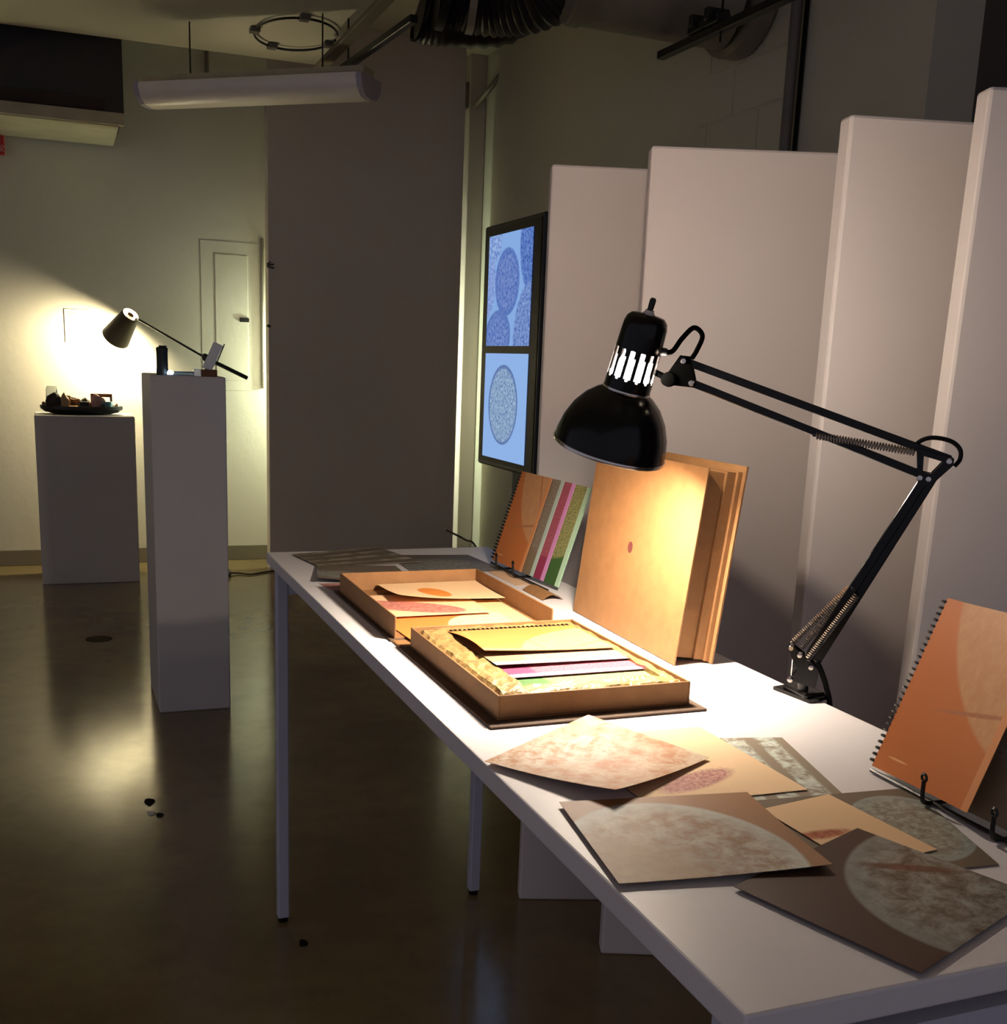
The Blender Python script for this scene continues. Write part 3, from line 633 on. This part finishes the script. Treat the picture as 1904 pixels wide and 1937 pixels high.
# gold liner frame in the near tray
def liner():
    g = G(); bm = g.bm
    X = [.524, .532, .54, .55, .56, .57]+[.57+.21*i/14 for i in range(1, 14)]+[.78, .787, .794, .80]
    Y = [1.299, 1.307, 1.315, 1.324, 1.334]+[1.334+.318*i/20 for i in range(1, 20)]+[1.652, 1.660, 1.668, 1.678]
    rnd = random.Random(3); T = {}
    for i, x in enumerate(X):
        for j, y in enumerate(Y):
            ed = i in (0, len(X)-1) or j in (0, len(Y)-1)
            z = 0.9655+rnd.uniform(-0.0018, 0.0022)-(0.006 if ed else 0)
            inn = (.569 < x < .781 and 1.333 < y < 1.653)
            T[i, j] = (bm.verts.new((x+rnd.uniform(-.0012, .0012), y+rnd.uniform(-.0012, .0012), z)), bm.verts.new((x, y, b2+0.003)))
    def hole(i, j):
        xm, ym = (X[i]+X[i+1])/2, (Y[j]+Y[j+1])/2
        return .57 < xm < .78 and 1.334 < ym < 1.652
    for i in range(len(X)-1):
        for j in range(len(Y)-1):
            if hole(i, j): continue
            q = [(i, j), (i+1, j), (i+1, j+1), (i, j+1)]
            bm.faces.new([T[k][0] for k in q]); bm.faces.new([T[k][1] for k in q][::-1])
            for (a, b, ni, nj) in ((q[0], q[1], i, j-1), (q[1], q[2], i+1, j), (q[2], q[3], i, j+1), (q[3], q[0], i-1, j)):
                out = not (0 <= ni < len(X)-1 and 0 <= nj < len(Y)-1)
                if out or hole(ni, nj): bm.faces.new((T[a][1], T[b][1], T[b][0], T[a][0]))
    for v in [v for v in bm.verts if not v.link_faces]: bm.verts.remove(v)
    return g
obj('recess_bed', G().box((.575, 1.339, b2+0.003), (.776, 1.648, TZ+0.0255)), KRAFT, cb)
obj('liner', liner(), GOLD, cb, label='gold flecked paper liner around the recess')
g = G(); g.sheet(lambda u, v: (.885+.045*u, 2.095-.105*v, TZ+0.0008+0.010*math.sin(math.pi*u)), 8, 4, 0.0008)
thing('kraft_scrap', g, KRAFT, 'small curled kraft paper scrap behind the open box', 'paper')

# prints in the far tray
zz = b2+0.0026
IN = 'prints inside the open tray'
print_sheet('art_print', [(.60, 2.0), (.788, 1.99), (.785, 1.745), (.60, 1.75)], zz, ART('plain_peach_sheet', (226, 188, 140)), 'plain peach sheet lowest in the open tray', grp=IN)
print_sheet('art_print', [(.520, 1.90), (.748, 1.885), (.742, 1.70), (.530, 1.70)], zz+0.001, ART('orange_disc_print', (222, 130, 62), [(1.0, 0.6, 0.56, 0.60, 0.0, (232, 196, 150), (240, 212, 172), 5, 0.012, None)]), 'orange print with pale disc in the open tray', grp=IN)
print_sheet('art_print', [(.518, 2.06), (.735, 2.05), (.727, 1.862), (.528, 1.862)], zz+0.003, ART('maroon_bark_print', (236, 198, 152), [(0.36, 0.60, 0.52, 0.22, 0.6, (170, 92, 84), (214, 150, 128), 7, 0.05, None)]), 'peach print with a maroon rough shape in the open tray', lambda u, v: 0.003*v, grp=IN)
print_sheet('art_print', [(.583, 2.122), (.792, 2.124), (.79, 1.952), (.580, 1.968)], zz+0.010, ART('orange_egg_print', (238, 198, 150), [(0.43, 0.60, 0.13, 0.28, -0.15, (222, 124, 44), (230, 140, 60), 3, 0.10, None)]), 'peach print with one orange oval in the open tray', lambda u, v: 0.006*(v-0.5)**2+0.012*(1-u)**3*v, grp=IN)

# ------------------------------------------------------------------ stepped spiral books
PAL = [((206, 120, 62), (222, 150, 96)), ((134, 116, 92), (188, 208, 194)), ((150, 52, 84), (218, 150, 200)), ((62, 98, 46), (186, 220, 184))]
def book_mats():
    if 'pg0' in MATS: return
    WD = (0.164, 0.215, 0.262, 0.325)
    c, r = (0.23, 0.26), 0.21
    tex = [((206, 148, 98), (214, 160, 110), 4), ((124, 110, 92), (162, 148, 128), 16), ((150, 62, 84), (196, 112, 120), 26), ((92, 104, 56), (186, 178, 118), 26)]
    for i, wv in enumerate(WD):
        b, e = PAL[i]; a, d, ns = tex[i]; H_ = 0.215
        sh = [(c[0]/wv, c[1]/H_, r/wv, r*1.0/H_, 0.0, a, d, ns, 0.012, None)]
        if i == 0: sh += [(0.78, 0.88, 0.36, 0.02, -0.95*1.0, (188, 122, 74), (196, 130, 84), 4, 0.35, None), (0.72, 0.46, 0.38, 0.012, 0.12, (180, 116, 72), (190, 124, 80), 4, 0.4, None), (0.2, 0.085, 0.09, 0.006, 0.0, (236, 176, 120), (236, 176, 120), 4, 0.3, None)]
        ew = 0.013/wv
        if i: sh += [(1.0+3*ew*0.9, 0.5, 3.9*ew, 30, 0.0, e, e, 3, 0.002, None)]
        else: sh += [(1.0+3*ew*0.9, 0.5, 3.6*ew, 30, 0.0, e, e, 3, 0.002, None)]
        ART('pg%d' % i, b, sh, rough=0.55)
def spiral_book(org, U, V, N, label, lifts, loops=27, bow=0.0):
    book_mats()
    org, U, V, N = Vector(org), Vector(U).normalized(), Vector(V).normalized(), Vector(N).normalized()
    t = root('spiral_book', org[:], label, 'book')
    WD = (0.164, 0.215, 0.262, 0.325); H_ = 0.215
    obj('back_cover', G().sheet(lambda u, v: org+U*(0.004+u*0.325)+V*(v*H_)+N*0.0004, 6, 4, 0.001, N), M('mint_board', (170, 206, 178), 0.6, var=0.03), t)
    for i in (3, 2, 1, 0):
        lf = lifts[i]
        def fn(u, v, i=i, lf=lf):
            return org+U*(0.004+u*WD[i])+V*(v*H_)+N*(0.0018+(3-i)*0.0016+lf(u, v))
        g = G(); g.sheet(fn, 14, 8, 0.0007, N)
        obj('cover' if i == 0 else 'page', g, MATS['pg%d' % i], t)
    g = G()
    for k in range(loops):
        v = (k+0.7)/(loops+0.4)*H_
        c = org+U*0.003+V*v+N*0.004
        pts = [c+(U*(math.cos(a)*0.0085-0.0015)+N*math.sin(a)*0.007)+V*(0.0022*(q/9)) for q, a in enumerate([2*math.pi*j/9 for j in range(10)])]
        g.tube(pts, 0.0016, 5)
    obj('wire_binding', g, BLACKM, t)
    return t
# in the near tray: spine along the far end, pages stepping towards the near end
spiral_book((.569, 1.648, TZ+0.026), (0, -1, 0), (1, 0, 0), (0, 0, 1), 'stepped spiral book lying in the gold lined tray',
    [lambda u, v: 0.003+0.010*math.sin(u*2.2)*(1-v)**2+0.003*u, lambda u, v: 0.002+0.003*(1-v)*u+0.002*u, lambda u, v: 0.0012+0.001*u, lambda u, v: 0.0005])
# far easel
ln = math.radians(17.5)
Nf = Vector((-math.cos(ln), 0, math.sin(ln))); Vf = Vector((math.sin(ln), 0, math.cos(ln)))
spiral_book((.937, 2.392, TZ+0.009), (0.05, -1, 0), Vf, Nf, 'stepped spiral book on the far wire easel',
    [lambda u, v: 0.004*u, lambda u, v: 0.002*u, lambda u, v: 0.0014*u, lambda u, v: -0.010*math.sin(u*1.2)*(1-v)*0+0.0008])
# near easel
ln2 = math.radians(22.5)
Nn = Vector((-math.cos(ln2), 0, math.sin(ln2))); Vn = Vector((math.sin(ln2), 0, math.cos(ln2)))
spiral_book((.889, 1.004, TZ+0.007), (0.04, -1, 0), Vn, Nn, 'stepped spiral book on the near wire easel, orange cover lifted',
    [lambda u, v: 0.004+0.022*u*u, lambda u, v: 0.002*u, lambda u, v: 0.0014*u, lambda u, v: 0.0008], loops=27)
def easel(org, y1, lean, label, hooks):
    ox, oy = org; t = root('wire_easel', (ox, oy, TZ), label, 'easel'); s_, c_ = math.sin(lean), math.cos(lean); r = 0.0026
    def P(a, y, h): return (ox+0.009+a*c_*0+h*s_, y, TZ+0.003+h*c_)
    ym, yn = hooks
    for k, y in enumerate(hooks):
        obj('front_hook', G().tube([(ox+0.02, y, TZ+0.004), (ox-0.008, y, TZ+0.004), (ox-0.022, y, TZ+0.008), (ox-0.024, y, TZ+0.030)], r, 6, 4)
            .lathe([(0.0035, -0.002), (0.0058, 0), (0.0035, 0.002), (0.0022, 0), (0.0035, -0.002)], (ox-0.024, y, TZ+0.035), (1, 0, 0), 12), BLACKM, t)
        obj('upright', G().tube([(ox+0.010, y, TZ+0.004), P(0.005, y, 0.08), P(0.005, y, 0.17)], r, 6), BLACKM, t)
    obj('base_wire', G().tube([(ox-0.006, oy, TZ+0.004), (ox-0.008, (oy+y1)/2, TZ+0.004), (ox-0.006, y1, TZ+0.004)], r, 6), BLACKM, t)
    obj('top_wire', G().tube([P(0.005, hooks[0], 0.17), P(0.005, hooks[1], 0.17)], r, 6), BLACKM, t)
    obj('back_strut', G().tube([P(0.005, (hooks[0]+hooks[1])/2, 0.165), (ox+0.085, (hooks[0]+hooks[1])/2, TZ+0.004)], r, 6), BLACKM, t)
    return t
easel((.935, 2.392), 2.065, ln, 'black wire easel under the far spiral book', (2.315, 2.215))
easel((.888, 1.004), 0.70, ln2, 'black wire easel under the near spiral book', (0.900, 0.800))

# ------------------------------------------------------------------ standing kraft box
kb = root('kraft_box', (.93, 1.69, TZ), 'kraft clamshell box standing upright with a small dot on its cover', 'box')
Ub = Vector((-0.011, -0.401, 0)).normalized(); Vb = Vector((0.036, 0, 0.313)).normalized(); Nb = Ub.cross(Vb)   # towards -x
if Nb.x > 0: Nb = -Nb
ob = Vector((.905, 1.89, TZ+0.0008))
def slab(u0, u1, v0, v1, n0, n1, bev=0.0006):
    v0 += 0.116*n1
    c = ob+Ub*(u0+u1)/2+Vb*(v0+v1)/2-Nb*(n0+n1)/2
    return G().obox(c, Ub, Vb, Nb, (u1-u0, v1-v0, n1-n0), bev)
obj('front_board', slab(0, 0.402, 0, 0.314, 0, 0.003), KRAFT, kb)
obj('back_board', slab(0.002, 0.406, 0, 0.324, 0.064, 0.068), KRAFT, kb)
obj('spine_board', slab(0.0, 0.003, 0, 0.314, 0.003, 0.064), KRAFT, kb)
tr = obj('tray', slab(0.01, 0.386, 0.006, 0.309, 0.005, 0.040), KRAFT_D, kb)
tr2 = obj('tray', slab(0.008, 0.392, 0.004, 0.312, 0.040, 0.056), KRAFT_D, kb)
obj('tray_floor', slab(0.004, 0.398, 0.002, 0.314, 0.056, 0.064), KRAFT, kb)
cd_ = ob+Ub*0.190+Vb*0.155+Nb*0.0002
obj('dot_mark', G().prism([cd_+Ub*0.0085*math.cos(k*0.3927)+Vb*0.010*math.sin(k*0.3927) for k in range(16)], Nb*0.0006), M('maroon_dot', (92, 40, 34), 0.7), kb, label='small maroon dot')

# ------------------------------------------------------------------ clamp desk lamp
ca = math.radians(140); AX = Vector((math.cos(ca), math.sin(ca), 0)); SD = Vector((-math.sin(ca), math.cos(ca), 0)); B0 = Vector((.985, 1.30, 0))
def L(s, z, o=0.0): return B0+AX*s+Vector((0, 0, z))+SD*o
dl = root('clamp_lamp', (.985, 1.30, TZ), 'black spring arm clamp lamp with bowl shade on the table edge', 'desk lamp')
# clamp
cl_ = obj('clamp', G().box((.982, 1.268, TZ+0.0005), (1.018, 1.325, TZ+0.012), 0.003).box((1.012, 1.280, TZ-0.075), (1.022, 1.315, TZ+0.010), 0.002).box((.975, 1.282, TZ-0.080), (1.022, 1.313, TZ-0.070), 0.002), BLACK, dl)
obj('clamp_jaw', G().prism([(.974, 1.335, TZ+0.003), (.984, 1.262, TZ+0.003), (1.016, 1.262, TZ+0.006), (1.016, 1.335, TZ+0.006)], (0, 0, 0.005)), BLACK, cl_)
obj('clamp_screw', G().tube([(.990, 1.297, TZ-0.11), (.990, 1.297, TZ-0.027)], 0.005, 10).lathe([(0, -0.006), (0.016, -0.005), (0.016, 0.005), (0, 0.006)], (.990, 1.297, TZ-0.112), (0, 0, 1), 16), CHROME, cl_)
obj('swivel_pin', G().tube([L(-0.012, 0.94), L(-0.012, 0.965)], 0.008, 12), BLACKM, dl)
# base bracket: triangular cheeks
for o in (-0.011, 0.011):
    obj('base_bracket', G().prism([L(0.006, 0.956, o), L(-0.030, 0.948, o), L(-0.032, 0.975, o), L(-0.022, 0.985, o), L(0.010, 1.008, o), L(0.014, 1.004, o), L(-0.002, 0.972, o)], SD*0.0025), BLACK, dl)
obj('pivot_rod', G().tube([L(0.009, 1.004, -0.016), L(0.009, 1.004, 0.016)], 0.0035, 8), CHROME, dl)
obj('bracket_link', G().tube([L(0.011, 1.008, -0.014), L(0.006, 0.985, -0.014), L(0.006, 0.957, -0.014)], 0.0018, 6), CHROME, dl)
for (s_, z_) in ((-0.021, 0.979), (0.006, 0.957), (-0.004, 0.995)):
    obj('screw', G().lathe([(0, 0.017), (0.0035, 0.016), (0.0045, 0.013), (0.0045, 0.010), (0, 0.010)], L(s_, z_, 0), SD, 12), CHROME, dl)
# lower arm
for (a, b, o) in (((-0.155, 1.262), (-0.027, 0.985), -0.007), ((-0.143, 1.258), (-0.012, 0.985), 0.006)):
    obj('lower_arm_bar', G().bar(L(a[0], a[1], o), L(b[0], b[1], o), 0.010, 0.0125, AX, 0.001), BLACK, dl)
def spring(a, b, o0, o1, name='spring', r=0.0042, coils=34):
    A_, B_ = L(a[0], a[1], o0), L(b[0], b[1], o1); d = (B_-A_).normalized(); n = d.orthogonal().normalized(); bb_ = d.cross(n); ln_ = (B_-A_).length
    pts = [A_+d*ln_*k/(coils*6)+(n*math.cos(k*math.pi/3)+bb_*math.sin(k*math.pi/3))*r for k in range(coils*6+1)]
    obj(name, G().tube(pts, 0.00105, 5), STEEL, dl)
spring((-0.062, 1.097), (0.008, 1.008), -0.012, -0.012)
spring((-0.066, 1.093), (-0.004, 1.000), -0.016, -0.014)
spring((-0.072, 1.090), (-0.015, 0.990), 0.012, 0.012)
obj('spring_anchor', G().tube([L(-0.066, 1.099, -0.020), L(-0.066, 1.099, 0.018)], 0.0028, 8), BLACKM, dl)
# elbow bracket
for o in (-0.012, 0.012):
    e = [(-0.128, 1.297), (-0.176, 1.286), (-0.176, 1.277), (-0.150, 1.247), (-0.134, 1.252)]
    i_ = [(-0.138, 1.287), (-0.163, 1.281), (-0.150, 1.264), (-0.139, 1.266)]
    g = G()
    strips = [(e[0], e[1], i_[1], i_[0]), (e[1], e[2], i_[1]), (e[2], e[3], i_[2], i_[1]), (e[3], e[4], i_[3], i_[2]), (e[4], e[0], i_[0], i_[3])]
    for st in strips: g.prism([L(s_, z_, o) for s_, z_ in st], SD*0.0025)
    obj('elbow_bracket', g, BLACK, dl)
for (s_, z_) in ((-0.170, 1.282), (-0.136, 1.258), (-0.147, 1.257)):
    obj('screw', G().lathe([(0, 0.018), (0.0035, 0.0175), (0.0045, 0.015), (0.0045, 0.012), (0, 0.012)], L(s_, z_, 0), SD, 12), CHROME, dl)
# upper arm
obj('upper_arm_bar', G().bar(L(-0.172, 1.284), L(0.193, 1.400), 0.010, 0.0105, (0, 0, 1), 0.001), BLACK, dl)
obj('upper_arm_bar', G().bar(L(-0.136, 1.262), L(0.180, 1.370), 0.010, 0.0105, (0, 0, 1), 0.001), BLACK, dl)
spring((0.004, 1.306), (-0.126, 1.291), -0.010, -0.010)
spring((0.004, 1.306), (-0.126, 1.291), 0.010, 0.010)
obj('spring_anchor', G().tube([L(0.006, 1.307, -0.013), L(0.006, 1.307, 0.013)], 0.0026, 8), BLACKM, dl)
# head bracket
for o in (-0.009, 0.009):
    obj('head_bracket', G().prism([L(s_, z_, o) for s_, z_ in ((0.199, 1.408), (0.186, 1.407), (0.176, 1.372), (0.178, 1.364), (0.210, 1.366), (0.219, 1.372), (0.217, 1.380))], SD*0.0025), MATS.get('knob_black') or M('knob_black', (2, 2, 2), 0.7, var=0, spec=0.0), dl)
for (s_, z_) in ((0.193, 1.400), (0.180, 1.370)):
    obj('screw', G().lathe([(0, 0.0155), (0.0035, 0.015), (0.0045, 0.0125), (0.0045, 0.010), (0, 0.010)], L(s_, z_, 0), SD, 12), CHROME, dl)
obj('head_knob', G().lathe([(0, -0.014), (0.010, -0.013), (0.011, 0), (0.010, 0.013), (0, 0.014)], L(0.214, 1.374), SD, 16), M('knob_black', (2, 2, 2), 0.7, var=0, spec=0.0), dl)
# head: axis of housing and shade (points from the rim to the top)
hx = (r2*0.205 + Vector((0, 0, 1))*0.955 - Vector((fw.x, fw.y, 0)).normalized()*0.20).normalized()
HC = Vector((.758, 1.4885, 1.272))                     # rim centre
RIMR, DH, CH = 0.0835, 0.088, 0.108
obj('neck_rod', G().tube([L(0.214, 1.374), HC+hx*(DH+0.028)+Vector((0.03, -0.02, 0))*0.9], 0.0045, 8), MATS['knob_black'], dl)
dome = [(RIMR, 0.0), (0.0825, 0.012), (0.078, 0.032), (0.069, 0.053), (0.056, 0.071), (0.042, 0.083), (0.0335, DH)]
obj('shade', G().lathe(dome+[(r_-0.0015, h_-0.001) for r_, h_ in dome[::-1]]+[dome[0]], HC, hx, 48), BLACK, dl)
obj('shade_lining', G().lathe([(r_-0.0022, h_-0.0014 if h_ > 0 else 0.001) for r_, h_ in dome], HC, hx, 48), SHADE_IN, dl, label='white inside of the shade', flip=False)
obj('rim_ring', G().lathe([(RIMR+0.0006, 0.002), (RIMR+0.0016, 0.0), (RIMR+0.001, -0.0032), (RIMR-0.003, -0.0034), (RIMR-0.003, 0.002), (RIMR+0.0006, 0.002)], HC, hx, 48), CHROME, dl)
# vented housing: slots cut between faces
NS = 70; hous = [(0.0340, DH-0.003), (0.0340, DH+0.018), (0.0338, DH+0.021), (0.0334, DH+0.036), (0.0330, DH+0.050), (0.0328, DH+0.060), (0.0322, DH+0.080), (0.0314, DH+0.095), (0.0290, DH+0.103), (0.0240, DH+0.108), (0.008, DH+0.1105), (0, DH+0.111)]
def slot(i, k):
    m = k % 5
    if i in (1, 2, 3): return m in (0, 1, 2) if i != 1 else m == 1
    if i in (4,): return m in (0, 1)
    return False
obj('vented_housing', G().lathe(hous, HC, hx, NS, slot), BLACK, dl)
obj('collar_band', G().lathe([(0.0345, DH-0.001), (0.0352, DH+0.001), (0.0345, DH+0.003)], HC, hx, 40), CHROME, dl)
obj('socket', G().lathe([(0, DH+0.100), (0.017, DH+0.098), (0.017, DH+0.062), (0.0, DH+0.060)], HC, hx, 20), M('socket_white', (230, 226, 216), 0.5, var=0), dl)
obj('bulb', G().lathe([(0, 0.016), (0.018, 0.021), (0.027, 0.038), (0.0295, 0.065), (0.0290, 0.102), (0.0245, 0.122), (0.018, 0.138), (0.0145, DH+0.060), (0, DH+0.060)], HC, hx, 24), EM('desk_bulb', (255, 238, 218), DESK_BULB), dl)
tp = HC+hx*(DH+0.110)
obj('switch_collar', G().lathe([(0, -0.001), (0.0085, -0.001), (0.0085, 0.002), (0.0065, 0.003), (0.0065, 0.006), (0, 0.006)], tp, hx, 16), M('switch_ivory', (222, 214, 200), 0.35, var=0), dl)
obj('switch_stem', G().lathe([(0, 0.006), (0.0042, 0.006), (0.0046, 0.020), (0.003, 0.023), (0, 0.023)], tp, hx, 14), BLACKP, dl)
sidep = HC+hx*(DH+0.062)+(L(0.205, 1.41)-(HC+hx*(DH+0.062))).normalized()*0.034
obj('cord_grommet', G().tube([sidep-(L(0.205, 1.41)-sidep).normalized()*0.004, sidep+(L(0.205, 1.41)-sidep).normalized()*0.006], 0.0055, 10), BLACKP, dl)
obj('head_cord', G().tube([sidep, L(0.2125, 1.413), L(0.1995, 1.4314), L(0.184, 1.4463), L(0.1714, 1.4358), L(0.1774, 1.416), L(0.184, 1.404)], 0.0036, 8, 8), MATS['knob_black'], dl)
obj('elbow_cord', G().tube([L(-0.124, 1.297), L(-0.133, 1.307), L(-0.148, 1.3115), L(-0.170, 1.308), L(-0.1823, 1.298), L(-0.184, 1.285), L(-0.178, 1.275)], 0.003, 8, 8), RUBBER, dl)
obj('base_cord', G().tube([L(-0.028, 0.985), L(-0.036, 0.970), L(-0.044, 0.950), L(-0.052, 0.92), L(-0.055, 0.85), L(-0.05, 0.6), L(-0.06, 0.2), L(-0.1, 0.006)], 0.004, 8, 8), RUBBER, dl)
